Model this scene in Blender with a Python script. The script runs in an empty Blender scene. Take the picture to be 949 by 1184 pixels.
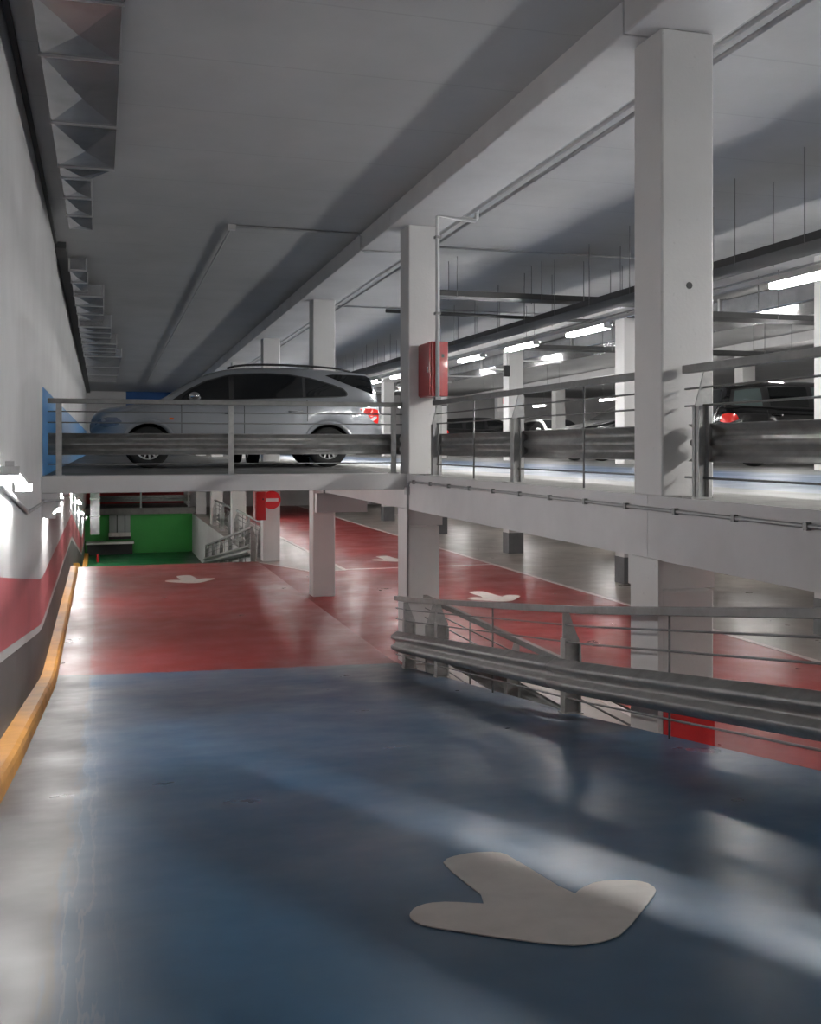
import bpy, bmesh, math, random
from mathutils import Vector, Matrix
random.seed(7)
C = bpy.context.scene.collection
PI = math.pi

# ------------------------------------------------------------------ materials
def new_mat(name):
    m = bpy.data.materials.new(name); m.use_nodes = True
    nt = m.node_tree
    return m, nt, nt.nodes['Principled BSDF']

def N(nt, t, **kw):
    n = nt.nodes.new(t)
    for k, v in kw.items():
        if k in n.inputs: n.inputs[k].default_value = v
        else: setattr(n, k, v)
    return n

def mixcol(nt, fac, a, b, blend='MIX'):
    n = nt.nodes.new('ShaderNodeMix'); n.data_type = 'RGBA'; n.blend_type = blend
    for i, v in ((0, fac), (6, a), (7, b)):
        if isinstance(v, (int, float)): n.inputs[i].default_value = v
        elif isinstance(v, tuple): n.inputs[i].default_value = (v + (1,))[:4]
        else: nt.links.new(v, n.inputs[i])
    return n.outputs[2]

def math_n(nt, op, a, b=None, c=None):
    n = nt.nodes.new('ShaderNodeMath'); n.operation = op
    for i, v in enumerate((a, b, c)):
        if v is None: continue
        if isinstance(v, (int, float)): n.inputs[i].default_value = v
        else: nt.links.new(v, n.inputs[i])
    return n.outputs[0]

def noise(nt, vec, scale, detail=4, rough=.6):
    n = N(nt, 'ShaderNodeTexNoise'); n.inputs['Scale'].default_value = scale
    n.inputs['Detail'].default_value = detail; n.inputs['Roughness'].default_value = rough
    nt.links.new(vec, n.inputs['Vector'])
    return n.outputs['Fac']

def ramp01(nt, v, lo, hi):
    n = nt.nodes.new('ShaderNodeMapRange'); n.clamp = True
    nt.links.new(v, n.inputs[0]); n.inputs[1].default_value = lo; n.inputs[2].default_value = hi
    return n.outputs[0]

def geo(nt):
    return nt.nodes.new('ShaderNodeNewGeometry').outputs['Position']

def scaled(nt, vec, s):
    n = nt.nodes.new('ShaderNodeMapping'); n.inputs['Scale'].default_value = s
    nt.links.new(vec, n.inputs['Vector']); return n.outputs[0]

def bump(nt, b, h, strength, dist=.01):
    n = nt.nodes.new('ShaderNodeBump'); n.inputs['Strength'].default_value = strength
    n.inputs['Distance'].default_value = dist
    nt.links.new(h, n.inputs['Height']); nt.links.new(n.outputs[0], b.inputs['Normal'])

def simple(name, col, rough=.5, metal=0, var=.0, vs=6, bs=0, bscale=60, spec=.5, stretch=(1, 1, 1), coat=0):
    m, nt, b = new_mat(name)
    b.inputs['Base Color'].default_value = col + (1,)
    b.inputs['Roughness'].default_value = rough
    b.inputs['Metallic'].default_value = metal
    b.inputs['Specular IOR Level'].default_value = spec
    if coat: b.inputs['Coat Weight'].default_value = coat; b.inputs['Coat Roughness'].default_value = .05
    if var or bs:
        p = scaled(nt, geo(nt), stretch)
        if var:
            f = noise(nt, p, vs, 5)
            dk = tuple(c * (1 - var) for c in col)
            nt.links.new(mixcol(nt, ramp01(nt, f, .3, .62), dk, col), b.inputs['Base Color'])
        if bs:
            bump(nt, b, noise(nt, p, bscale, 3), bs)
    return m

def emis(name, col, s):
    m, nt, b = new_mat(name)
    b.inputs['Base Color'].default_value = (0.8, 0.8, 0.8, 1)
    b.inputs['Emission Color'].default_value = col + (1,)
    b.inputs['Emission Strength'].default_value = s
    return m

def coated(nt, b, p, wet=.55, lo=.12, hi=.34):
    """brushed-on floor coating: patchy gloss and small ripples"""
    f = noise(nt, p, 1.3, 4)
    r = nt.nodes.new('ShaderNodeMapRange'); r.clamp = True
    nt.links.new(f, r.inputs[0]); r.inputs[1].default_value = .3; r.inputs[2].default_value = .7
    r.inputs[3].default_value = lo; r.inputs[4].default_value = hi
    nt.links.new(r.outputs[0], b.inputs['Roughness'])
    b.inputs['Specular IOR Level'].default_value = wet
    n1 = noise(nt, p, 55, 2, .5)
    n2 = noise(nt, p, 4.5, 1.5, .45)
    h = math_n(nt, 'ADD', math_n(nt, 'MULTIPLY', n1, .016), math_n(nt, 'MULTIPLY', n2, .30))
    bump(nt, b, h, .16, .02)

def floor_mat(name, col, dark, wet=.55, lo=.12, hi=.34, vs=1.1):
    m, nt, b = new_mat(name)
    p = geo(nt)
    f = noise(nt, p, vs, 6, .65)
    c = mixcol(nt, ramp01(nt, f, .32, .66), dark, col)
    sp = noise(nt, p, 9, 6, .7)
    c = mixcol(nt, math_n(nt, 'MULTIPLY', ramp01(nt, sp, .45, .85), .12), c, tuple(min(1, x * 1.5 + .02) for x in col))
    nt.links.new(c, b.inputs['Base Color'])
    coated(nt, b, p, wet, lo, hi)
    return m

BLUE = (0.020, 0.100, 0.200); BLUE_D = (0.020, 0.080, 0.150)
RED = (0.235, 0.024, 0.024); RED_D = (0.175, 0.026, 0.028)
GREYF = (0.25, 0.228, 0.205); GREYF_D = (0.18, 0.165, 0.15)
GREEN = (0.012, 0.16, 0.05)

def lane_mat():
    m, nt, b = new_mat('lane_coating')
    p = geo(nt)
    s = nt.nodes.new('ShaderNodeSeparateXYZ'); nt.links.new(p, s.inputs[0])
    X, Y = s.outputs[0], s.outputs[1]
    f = ramp01(nt, noise(nt, p, 1.0, 6, .65), .32, .66)
    blue = mixcol(nt, f, BLUE_D, BLUE)
    red = mixcol(nt, f, RED_D, RED)
    # grey strip along the kerb: wall lamp reflection painted in, its edge brushed
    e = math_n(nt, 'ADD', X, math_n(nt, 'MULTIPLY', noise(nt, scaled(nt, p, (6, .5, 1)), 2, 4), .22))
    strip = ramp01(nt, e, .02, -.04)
    lines = ramp01(nt, math_n(nt, 'SINE', math_n(nt, 'MULTIPLY', e, 110)), .75, .95)
    near = math_n(nt, 'MULTIPLY', ramp01(nt, e, -.02, .02), ramp01(nt, e, .16, .05))
    blue = mixcol(nt, math_n(nt, 'MULTIPLY', lines, math_n(nt, 'MULTIPLY', near, .3)), blue, (.2, .22, .25))
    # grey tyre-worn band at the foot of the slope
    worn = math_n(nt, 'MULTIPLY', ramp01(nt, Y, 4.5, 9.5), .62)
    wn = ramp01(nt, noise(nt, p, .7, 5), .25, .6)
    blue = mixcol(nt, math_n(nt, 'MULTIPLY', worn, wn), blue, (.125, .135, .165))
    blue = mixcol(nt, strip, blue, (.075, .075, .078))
    red = mixcol(nt, math_n(nt, 'MULTIPLY', strip, .55), red, (.16, .12, .115))  # the same reflection painted greyish pink over the red
    t = math_n(nt, 'ADD', Y, math_n(nt, 'MULTIPLY', X, .13))
    t = math_n(nt, 'ADD', t, math_n(nt, 'MULTIPLY', noise(nt, p, 3, 3), .12))
    c = mixcol(nt, ramp01(nt, t, 12.76, 12.80), blue, red)
    c = mixcol(nt, ramp01(nt, Y, 24.38, 24.42), c, mixcol(nt, f, (.01, .1, .04), GREEN))
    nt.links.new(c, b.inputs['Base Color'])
    coated(nt, b, p, .42, .27, .46)
    return m

def white_mat(name, col, streak=False, rough=.55, dirt=.16):
    m, nt, b = new_mat(name)
    p = geo(nt)
    f = noise(nt, p, .9, 6, .62)
    c = mixcol(nt, ramp01(nt, f, .3, .62), tuple(x * (1 - dirt) for x in col), col)
    if streak:
        g = noise(nt, scaled(nt, p, (9, 9, .35)), 1.6, 4)
        c = mixcol(nt, math_n(nt, 'MULTIPLY', ramp01(nt, g, .5, .75), .16), c, tuple(x * .62 for x in col))
    sp = noise(nt, p, 22, 3, .5)
    c = mixcol(nt, math_n(nt, 'MULTIPLY', ramp01(nt, sp, .70, .78), .35), c, tuple(x * .55 for x in col))
    nt.links.new(c, b.inputs['Base Color'])
    b.inputs['Roughness'].default_value = rough
    bump(nt, b, noise(nt, p, 40, 3), .12, .01)
    return m

def ceiling_mat():
    m, nt, b = new_mat('ceiling_planks')
    p = geo(nt)
    s = nt.nodes.new('ShaderNodeSeparateXYZ'); nt.links.new(p, s.inputs[0])
    fr = math_n(nt, 'FRACT', math_n(nt, 'DIVIDE', math_n(nt, 'ADD', s.outputs[1], 20), 1.2))
    line = math_n(nt, 'SUBTRACT', 1.0, ramp01(nt, math_n(nt, 'ABSOLUTE', math_n(nt, 'SUBTRACT', fr, .5)), .004, .012))
    f = noise(nt, p, .8, 5)
    c = mixcol(nt, ramp01(nt, f, .3, .65), (.375, .375, .375), (.43, .43, .43))
    c = mixcol(nt, math_n(nt, 'MULTIPLY', line, .35), c, (.27, .27, .27))
    nt.links.new(c, b.inputs['Base Color']); b.inputs['Roughness'].default_value = .7
    bump(nt, b, noise(nt, p, 30, 3), .1, .01)
    return m

M = dict(
    white=white_mat('white_paint', (.60, .59, .59)),
    column=white_mat('column_paint', (.62, .61, .60), rough=.5, dirt=.1),
    wall=white_mat('wall_paint', (.56, .56, .565), streak=True, rough=.42),
    wallred=white_mat('wall_red_paint', (.46, .10, .115), streak=True, rough=.42, dirt=.25),
    wallblue=white_mat('wall_blue_paint', (.035, .20, .46), streak=True, rough=.45),
    stripe=white_mat('wall_stripe_paint', (.50, .49, .48)),
    wallgrey=white_mat('wall_grey_base', (.105, .095, .092), streak=True, dirt=.3),
    wallgreen=white_mat('green_paint', (.03, .30, .045), rough=.5),
    darkred=white_mat('far_red_paint', (.40, .02, .02)),
    bluewall=white_mat('end_blue_paint', (.012, .09, .30)),
    ceiling=ceiling_mat(),
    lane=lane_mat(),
    red=floor_mat('red_coating', RED, RED_D, .42, .27, .46, 1.0),
    grey=floor_mat('grey_floor', GREYF, GREYF_D, .5, .27, .42),
    beige=floor_mat('beige_floor', (.36, .325, .30), (.27, .245, .23), .4, .3, .5),
    deck=floor_mat('deck_floor', (.115, .113, .11), (.09, .089, .087), .12, .38, .55),
    deckblue=floor_mat('deck_blue_coating', (.034, .058, .10), (.032, .050, .084), .16, .32, .5),
    concrete=simple('bare_concrete', (.20, .195, .185), .85, spec=.15, var=.3, vs=4, bs=.2),
    arrow=simple('arrow_paint', (.60, .57, .53), .5, var=.14, vs=7),
    line=simple('line_paint', (.62, .56, .54), .5, var=.25, vs=7),
    yellow=simple('kerb_yellow', (.62, .29, .055), .5, var=.32, vs=2.5, bs=.15, bscale=20),
    galv=simple('galvanised_steel', (.27, .27, .265), .42, .35, var=.28, vs=9, bs=.06, bscale=15),
    galvl=simple('galvanised_light', (.25, .25, .245), .45, .4, var=.22, vs=9),
    post=simple('post_paint', (.42, .42, .41), .5, .2, var=.25, vs=12),
    cable=simple('steel_cable', (.2, .2, .2), .45, .5),
    duct=simple('duct_sheet', (.5, .505, .52), .27, .85, var=.3, vs=3, bs=.05, bscale=4),
    ductrim=simple('duct_flange', (.58, .58, .58), .4, 1),
    tray=simple('cable_tray_dark', (.07, .07, .07), .6, .3),
    pipe=simple('pipe_grey', (.40, .40, .40), .45, .4, var=.2),
    pipew=simple('pipe_white', (.52, .52, .52), .4, .1),
    black=simple('black_plastic', (.012, .012, .013), .5),
    tyre=simple('tyre_rubber', (.010, .010, .010), .8),
    glass=simple('tinted_glass', (.006, .007, .008), .04, spec=.6),
    glassl=simple('pale_glass', (.10, .13, .13), .05, spec=.6),
    silver=simple('silver_car_paint', (.27, .285, .305), .28, .5, coat=.7),
    carblack=simple('black_car_paint', (.006, .006, .007), .15, 0, coat=.8),
    carwhite=simple('white_car_paint', (.62, .63, .62), .2, 0, coat=.6),
    cargrey=simple('dark_grey_car_paint', (.02, .021, .024), .22, .3, coat=.8),
    rim=simple('alloy_rim', (.6, .6, .6), .35, .5),
    tail=simple('tail_lamp_red', (.72, .015, .012), .12, 0, coat=.8),
    headl=simple('head_lamp_glass', (.14, .17, .24), .1, .3, coat=.8),
    amber=simple('amber_lens', (.75, .14, .02), .2),
    chrome=simple('chrome', (.75, .75, .75), .12, 1),
    redbox=simple('cabinet_red', (.42, .013, .016), .28, 0, coat=.4, var=.08, vs=5),
    signred=simple('sign_red', (.55, .012, .018), .4),
    signwhite=simple('sign_white', (.72, .70, .69), .4),
    signgrey=simple('sign_grey', (.33, .345, .345), .5),
    colred=simple('column_red', (.56, .006, .010), .45, var=.1),
    colgrey=simple('column_grey', (.12, .125, .13), .55, var=.15),
    lamp=emis('tube_light', (1.0, .985, .96), 85),
    lampl=emis('tube_light_lower', (1.0, .98, .955), 85),
    lampw=emis('tube_light_wall', (1.0, .985, .97), 78),
    lampbody=simple('lamp_body', (.6, .6, .6), .5),
)

# ------------------------------------------------------------------ helpers
def tag(o, label=None, cat=None, group=None, kind=None):
    if label: o['label'] = label
    if cat: o['category'] = cat
    if group: o['group'] = group
    if kind: o['kind'] = kind
    return o

def obj(name, bm, mats, parent=None, smooth=False, bevel=0, loc=None):
    me = bpy.data.meshes.new(name)
    bmesh.ops.recalc_face_normals(bm, faces=bm.faces)
    bm.to_mesh(me); bm.free()
    for m in (mats if isinstance(mats, (list, tuple)) else [mats]): me.materials.append(m)
    if smooth:
        for p in me.polygons: p.use_smooth = True
    o = bpy.data.objects.new(name, me); C.objects.link(o)
    if parent: o.parent = parent
    if loc: o.location = loc
    if bevel:
        b = o.modifiers.new('bevel', 'BEVEL'); b.width = bevel; b.segments = 2
        b.limit_method = 'ANGLE'; b.angle_limit = .6
    return o

def empty(name, loc=(0, 0, 0), rz=0):
    o = bpy.data.objects.new(name, None); C.objects.link(o)
    o.location = loc; o.rotation_euler = (0, 0, rz); o.empty_display_size = .2
    return o

def copy_tree(o, parent=None):
    c = o.copy(); C.objects.link(c); c.parent = parent
    for ch in list(o.children): copy_tree(ch, c)
    return c

def box(bm, x0, x1, y0, y1, z0, z1, mi=0):
    v = [bm.verts.new((x, y, z)) for z in (z0, z1) for y in (y0, y1) for x in (x0, x1)]
    for q in ((0, 1, 3, 2), (4, 6, 7, 5), (0, 4, 5, 1), (2, 3, 7, 6), (0, 2, 6, 4), (1, 5, 7, 3)):
        f = bm.faces.new([v[i] for i in q]); f.material_index = mi
    return v

def B(*a):
    bm = bmesh.new(); box(bm, *a); return bm

def hexa(bm, pts, mi=0):
    v = [bm.verts.new(p) for p in pts]
    for q in ((0, 1, 2, 3), (4, 7, 6, 5), (0, 4, 5, 1), (1, 5, 6, 2), (2, 6, 7, 3), (3, 7, 4, 0)):
        f = bm.faces.new([v[i] for i in q]); f.material_index = mi

def prism(bm, poly, axis, a, b, mi=0):
    """poly 2D extruded along axis (0 x, 1 y, 2 z) from a to b"""
    def P(p, t):
        if axis == 0: return (t, p[0], p[1])
        if axis == 1: return (p[0], t, p[1])
        return (p[0], p[1], t)
    lo = [bm.verts.new(P(p, a)) for p in poly]; hi = [bm.verts.new(P(p, b)) for p in poly]
    n = len(poly)
    fs = [bm.faces.new(lo[::-1]), bm.faces.new(hi)]
    for i in range(n): fs.append(bm.faces.new((lo[i], lo[(i + 1) % n], hi[(i + 1) % n], hi[i])))
    for f in fs: f.material_index = mi

def tube(bm, pts, r, n=8, caps=True):
    pts = [Vector(p) for p in pts]; rings = []
    for i, p in enumerate(pts):
        a = pts[max(i - 1, 0)]; b = pts[min(i + 1, len(pts) - 1)]
        d = (b - a).normalized()
        up = Vector((0, 0, 1)) if abs(d.z) < .9 else Vector((0, 1, 0))
        s = d.cross(up).normalized(); u = s.cross(d)
        k = 1.0
        if 0 < i < len(pts) - 1:
            c = (p - a).normalized().dot(d); k = 1 / max(c, .6)
        rings.append([bm.verts.new(p + (s * math.cos(t) + u * math.sin(t)) * r * (k if abs(math.cos(t)) > .5 else 1))
                      for t in [2 * PI * j / n for j in range(n)]])
    for i in range(len(rings) - 1):
        for j in range(n):
            bm.faces.new((rings[i][j], rings[i][(j + 1) % n], rings[i + 1][(j + 1) % n], rings[i + 1][j]))
    if caps: bm.faces.new(rings[0][::-1]); bm.faces.new(rings[-1])

def T(pts, r, n=8):
    bm = bmesh.new(); tube(bm, pts, r, n); return bm

def lathe(bm, prof, axis_y=True, n=28, mi=0):
    """prof list of (radius, offset) revolved about y"""
    rings = []
    for r, o in prof:
        rings.append([bm.verts.new((r * math.cos(t), o, r * math.sin(t))) for t in [2 * PI * k / n for k in range(n)]])
    for a in range(len(rings) - 1):
        for k in range(n):
            f = bm.faces.new((rings[a][k], rings[a][(k + 1) % n], rings[a + 1][(k + 1) % n], rings[a + 1][k])); f.material_index = mi
    return rings

# ------------------------------------------------------------------ levels (metres; lower floor z = 0)
EYE = 2.67
DECK = 2.335
XW = -.65            # left wall face
YR = 12.3            # foot of the ramp
YC = 24.3            # crest before the green ramp
YE = 47.0            # end wall
SL = .125
def F(y):
    """height of the drive lane"""
    if y < 7.0: return min(SL * (YR - 7.0) + .145 * (7.0 - y), 2.3)
    if y < YR - .5: return SL * (YR - y)
    if y < YR + .5:
        t = YR + .5 - y; return SL * t * t / 2
    if y < YC - .25: return 0
    if y < YC + .25:
        t = y - (YC - .25); return -.13 * t * t
    if y < YC + 11.8: return -.13 * (y - YC)
    return -.13 * 11.8
def zc(y): return 5.815 - .0152 * y
ROWY = [6.2 + 6 * k for k in range(-2, 7)]      # front faces of the columns

# ------------------------------------------------------------------ room shell
def struct(o): o['kind'] = 'structure'; return o

# drive lane
bm = bmesh.new()
ys = [-7 + .25 * i for i in range(int((YE + 7) / .25) + 1)]
xs = [XW, .4, 1.4, 2.4, 3.48]
g = [[bm.verts.new((x, y, F(y))) for x in xs] for y in ys]
lo = [[bm.verts.new((x, y, -2.0)) for x in (xs[0], xs[-1])] for y in ys]
for i in range(len(ys) - 1):
    for j in range(len(xs) - 1):
        bm.faces.new((g[i][j], g[i][j + 1], g[i + 1][j + 1], g[i + 1][j]))
    f = bm.faces.new((g[i][-1], lo[i][1], lo[i + 1][1], g[i + 1][-1])); f.material_index = 1
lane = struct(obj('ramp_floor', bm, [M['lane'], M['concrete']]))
for p in lane.data.polygons: p.use_smooth = p.material_index == 0
lane['label'] = 'ramp lane floor coated blue, then red, then green'

# lower floor to the right of the lane
bm = bmesh.new()
def quad(bm, pts, mi, z=0.0):
    f = bm.faces.new([bm.verts.new((x, y, z)) for x, y in pts]); f.material_index = mi
def rect(bm, x0, x1, y0, y1, mi, z=0.0): quad(bm, [(x0, y0), (x1, y0), (x1, y1), (x0, y1)], mi, z)
X0 = 3.48
rect(bm, X0, 5.06, -7, 12.2, 2)
rect(bm, X0, 5.06, 12.2, 22, 0)
quad(bm, [(X0, 22), (4.28, 22), (X0, 24.0)], 0)
quad(bm, [(4.28, 22), (5.06, 22), (5.06, 24.3), (X0, 24.3), (X0, 24.0)], 1)
rect(bm, X0, 5.06, 24.3, YE, 1)
rect(bm, 5.06, 8.54, -7, YE, 0)
rect(bm, 8.54, 26, -7, YE, 1)
fl = struct(obj('floor', bm, [M['red'], M['grey'], M['beige']]))
fl['label'] = 'lower level floor with red lane and grey bays'
# edge wall of that floor beside the green ramp
struct(obj('trim_1', B(3.485, 3.56, YC, YE, -2.0, -.002), M['white']))['label'] = 'white edge wall below floor beside green ramp'

def line(x0, x1, y0, y1):
    tag(obj('painted_line', B(x0, x1, y0, y1, .001, .004), M['line'], fl), 'white painted line')
line(8.49, 8.59, -7, YE)
line(5.01, 5.11, 22.0, YE); line(5.01, 5.11, -7, 12.2)
line(5.11, 8.49, 22.05, 22.17)
bm = bmesh.new(); prism(bm, [(X0, 23.95), (4.25, 21.95), (5.06, 21.95), (5.06, 22.05), (4.31, 22.05), (X0, 24.12)], 2, .001, .004)
tag(obj('painted_line', bm, M['line'], fl), 'white painted line')
for k in range(0):       # bay lines on the grey floor
    line(8.6, 13.4, 2.0 + 4.6 * k, 2.08 + 4.6 * k)

ARROW = [(.902, 3.052), (.939, 3.108), (.989, 3.133), (1.055, 3.118), (1.172, 3.034), (1.176, 3.56), (1.225, 3.635), (1.33, 3.665), (1.42, 3.63),
         (1.437, 3.56), (1.437, 3.018), (1.494, 3.079), (1.574, 3.124), (1.66, 3.113), (1.715, 3.055), (1.709, 2.974), (1.659, 2.905), (1.411, 2.635),
         (1.334, 2.597), (1.254, 2.594), (1.192, 2.63), (1.043, 2.775), (.912, 2.922), (.892, 2.99)]
def arrow(cx, cy, s, par, fz, rot=0):
    bm = bmesh.new(); pts = []
    for x, y in ARROW:
        dx, dy = (x - 1.3) * s, (y - 3.1) * s
        pts.append((cx + dx * math.cos(rot) - dy * math.sin(rot), cy + dx * math.sin(rot) + dy * math.cos(rot)))
    q = []
    for a, b in zip(pts, pts[1:] + pts[:1]):
        q += [(a[0] * .78 + b[0] * .22, a[1] * .78 + b[1] * .22), (a[0] * .22 + b[0] * .78, a[1] * .22 + b[1] * .78)]
    pts = q
    lo = [bm.verts.new((x, y, fz(y) + .0015)) for x, y in pts]; hi = [bm.verts.new((x, y, fz(y) + .005)) for x, y in pts]
    n = len(pts); bm.faces.new(hi)
    for i in range(n): bm.faces.new((lo[i], lo[(i + 1) % n], hi[(i + 1) % n], hi[i]))
    return tag(obj('painted_arrow', bm, M['arrow'], par), 'white painted direction arrow')
arrow(1.3, 3.1, 1.0, lane, F)
arrow(1.68, 21.35, 1.22, lane, F, .12)
arrow(6.65, 17.35, 1.25, fl, lambda y: 0, .1)
arrow(6.6, 23.9, 1.25, fl, lambda y: 0, .1)

# left wall in painted bands
bm = bmesh.new()
ys2 = [-7 + .5 * i for i in range(int((YE + 7) / .5) + 1)]
def strip(fa, fb, mi, y0=-99, y1=99):
    yy = [y for y in ys2 if y0 <= y <= y1]
    lo = [bm.verts.new((XW, y, fa(y))) for y in yy]; hi = [bm.verts.new((XW, y, fb(y))) for y in yy]
    for i in range(len(yy) - 1):
        f = bm.faces.new((lo[i], lo[i + 1], hi[i + 1], hi[i])); f.material_index = mi
strip(lambda y: F(y) - .4, lambda y: F(y) + .62, 0)
strip(lambda y: F(y) + .62, lambda y: F(y) + .69, 1)
strip(lambda y: F(y) + .69, lambda y: F(y) + 1.19, 2)
strip(lambda y: F(y) + 1.19, lambda y: max(DECK - .1, F(y) + 1.19), 3, 12.5, 99)
strip(lambda y: DECK - .1, lambda y: 3.36, 4, 12.5, 99)
strip(lambda y: 3.36, lambda y: zc(y) + .02, 3, 12.5, 99)
strip(lambda y: F(y) + 1.19, lambda y: zc(y) + .02, 3, -99, 12.5)
w = struct(obj('wall_left', bm, [M['wallgrey'], M['stripe'], M['wallred'], M['wall'], M['wallblue']]))
w['label'] = 'left wall painted white, red and grey along the ramp'

# other walls
def wall(name, label, *bx, m='white'):
    o = struct(obj(name, B(*bx), M[m])); o['label'] = label; return o
wall('wall_back', 'blue panel of the end wall behind the silver car', 1.0, 3.4, YE, YE + .2, DECK, 5.4, m='bluewall')
wall('wall_back.004', 'white end wall of the upper deck', 3.4, 26.2, YE, YE + .2, DECK, 5.4)
wall('wall_back.001', 'white strip of end wall beside left wall', XW, 1.0, YE, YE + .2, DECK, 5.4)
wall('wall_back.002', 'red painted end wall above the green level', XW, 3.48, YE, YE + .2, -.1, DECK, m='darkred')
wall('wall_back.003', 'grey end wall of the lower level', 3.48, 26.2, YE, YE + .2, -.1, DECK)
wall('wall_right', 'white right wall of the garage', 26.0, 26.2, -7, YE, -.1, 6.0)
wall('wall_front', 'white wall behind the viewpoint', XW, 26.2, -7.2, -7, -.1, 6.2)
# green end of the lower ramp
wall('wall_green', 'bright green wall at the foot of the far ramp', XW, 3.48, 42.6, 42.75, -2.0, .02, m='wallgreen')
wall('trim_2', 'grey edge beam above the green wall', XW, 3.6, 42.3, 42.75, .02, .27, m='concrete')
wall('floor_far', 'grey floor behind railing above green wall', XW, 3.48, 42.75, YE, .05, .2, m='concrete')

# ceiling
bm = bmesh.new()
hexa(bm, [(XW, -7, zc(-7)), (26, -7, zc(-7)), (26, YE, zc(YE)), (XW, YE, zc(YE)),
          (XW, -7, 6.3), (26, -7, 6.3), (26, YE, 6.3), (XW, YE, 6.3)])
struct(obj('ceiling', bm, M['ceiling']))['label'] = 'white ceiling of concrete planks'

# upper deck: bridge (over the lane) and the big deck on the right
bm = bmesh.new()
box(bm, XW, 3.6, YR - .02, YR + .28, 2.150, 2.345, 0)
br = struct(obj('trim_3', bm, M['white'], bevel=.01)); br['label'] = 'white edge beam of the bridge deck over the lane'
bm = bmesh.new()
box(bm, XW, 3.6, YR + .28, YE, 2.17, DECK, 0)
for f in bm.faces: f.material_index = 0 if f.calc_center_median().z > DECK - .001 else 1
dk = struct(obj('upper_floor', bm, [M['deck'], M['white']])); dk['label'] = 'grey upper deck floor of the bridge'
bm = bmesh.new()
def slab(x0, x1, mi):
    v = [bm.verts.new(p) for p in ((x0, -7, DECK), (x1, -7, DECK), (x1, YE, DECK), (x0, YE, DECK), (x0, -7, 2.13), (x1, -7, 2.13), (x1, YE, 2.13), (x0, YE, 2.13))]
    for q, m_ in (((0, 1, 2, 3), mi), ((4, 7, 6, 5), 2), ((0, 4, 5, 1), 2), ((2, 6, 7, 3), 2), ((1, 5, 6, 2), 2), ((3, 7, 4, 0), 2)):
        f = bm.faces.new([v[i] for i in q]); f.material_index = m_
slab(4.3, 4.95, 0); slab(4.95, 8.3, 1); slab(8.3, 26, 0)
dk2 = struct(obj('upper_floor', bm, [M['deck'], M['deckblue'], M['white']])); dk2['label'] = 'upper deck floor with blue lane right of the columns'
bm = bmesh.new()
for i in range(len(ROWY)):
    y0 = -7 if i == 0 else ROWY[i] + .19; y1 = (ROWY[i + 1] + .19) if i + 1 < len(ROWY) else YE
    if y1 - y0 < .1: continue
    b2 = bmesh.new(); box(b2, 3.6, 4.3, y0 + .002, y1 - .002, 1.905, DECK + .004)
    for f in b2.faces: f.material_index = 1 if f.normal.z > .5 or f.calc_center_median().z > DECK else 0
    e = struct(obj('beam', b2, [M['white'], M['concrete']])); e['label'] = 'white edge beam of the upper deck between columns'
bm.free()
for k in range(26):      # ribs under the deck
    y = -3.2 + 1.9 * k
    if y > YE - 1: break
    o = struct(obj('beam_rib', B(4.302, 25.9, y, y + .16, 1.93, 2.128), M['white'])); o['label'] = 'thin rib under the upper deck'

# roof beams, one per bay with a joint at every column
def roof_beam(x0, x1, y0, y1):
    bm = bmesh.new()
    d = .23
    hexa(bm, [(x0, y0, zc(y0) - d), (x1, y0, zc(y0) - d), (x1, y1, zc(y1) - d), (x0, y1, zc(y1) - d),
              (x0, y0, zc(y0) + .02), (x1, y0, zc(y0) + .02), (x1, y1, zc(y1) + .02), (x0, y1, zc(y1) + .02)])
    o = struct(obj('ceiling_beam', bm, M['white'], bevel=.012)); o['label'] = 'white roof beam resting on columns'
for xr0, xr1 in ((3.41, 4.10), (9.5, 10.3), (16.4, 17.1)):
    for i, y in enumerate(ROWY):
        y1 = ROWY[i + 1] + .18 if i + 1 < len(ROWY) else YE
        roof_beam(xr0, xr1, y + .186, y1 - .004)
    roof_beam(xr0, xr1, -7, ROWY[0] + .178)

# columns
def column(x, y, wx, wy, zb, zt, label, cap=False, base=None, front=None):
    bm = bmesh.new(); box(bm, x, x + wx, y, y + wy, zb, zt)
    o = struct(obj('column', bm, M['column'], bevel=.014)); o['label'] = label
    if base:
        b2 = B(x - .004, x + wx + .004, y - .004, y + wy + .004, zb, zb + base)
        tag(obj('painted_base', b2, M['colgrey'], o), 'dark grey painted base')
    return o
ORD = {-5.8: 'behind the viewpoint', .2: 'beside the viewpoint', 6.2: 'by the blue ramp, largest in view', 12.2: 'at the bridge corner with red cabinet',
       18.2: 'on red lane behind the bridge', 24.2: 'with the no entry sign at its foot', 30.2: 'beyond the silver car', 36.2: 'far beyond the silver car', 42.2: 'near the end wall'}
COL = {}
for y in ROWY:
    k = round(y, 1)
    up = column(3.6, y, .4, .38, DECK, zc(y + .4) - .225, 'white square upper column ' + ORD[k])
    COL[k, 'up'] = up
    lowz = F(42) if y > 42 else 0
    if y > 13: lo_ = column(3.6, y, .4, .38, lowz, 2.15, 'white square lower column ' + ORD[k])
    else:
        lo_ = column(3.6, y, .4, .38, 0, 1.70, 'white square lower column ' + ORD[k])
        o = obj('capital', B(3.61, 4.07, y + .10, y + .38, 1.70, 1.906), M['column'], lo_)
        o = obj('face_strip', B(3.575, 3.61, y, y + .38, 0, 1.91), M['column'], lo_)
    COL[k, 'lo'] = lo_
tag(obj('painted_base', B(3.612, 4.004, 6.196, 6.206, 0, .92), M['colred'], COL[6.2, 'lo']), 'bright red painted front base')
bm = bmesh.new(); tube(bm, [(3.81, 6.203, 3.765), (3.81, 6.197, 3.765)], .024, 10)
tag(obj('drilled_hole', bm, M['black'], COL[6.2, 'up']), 'small dark drilled hole')
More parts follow.
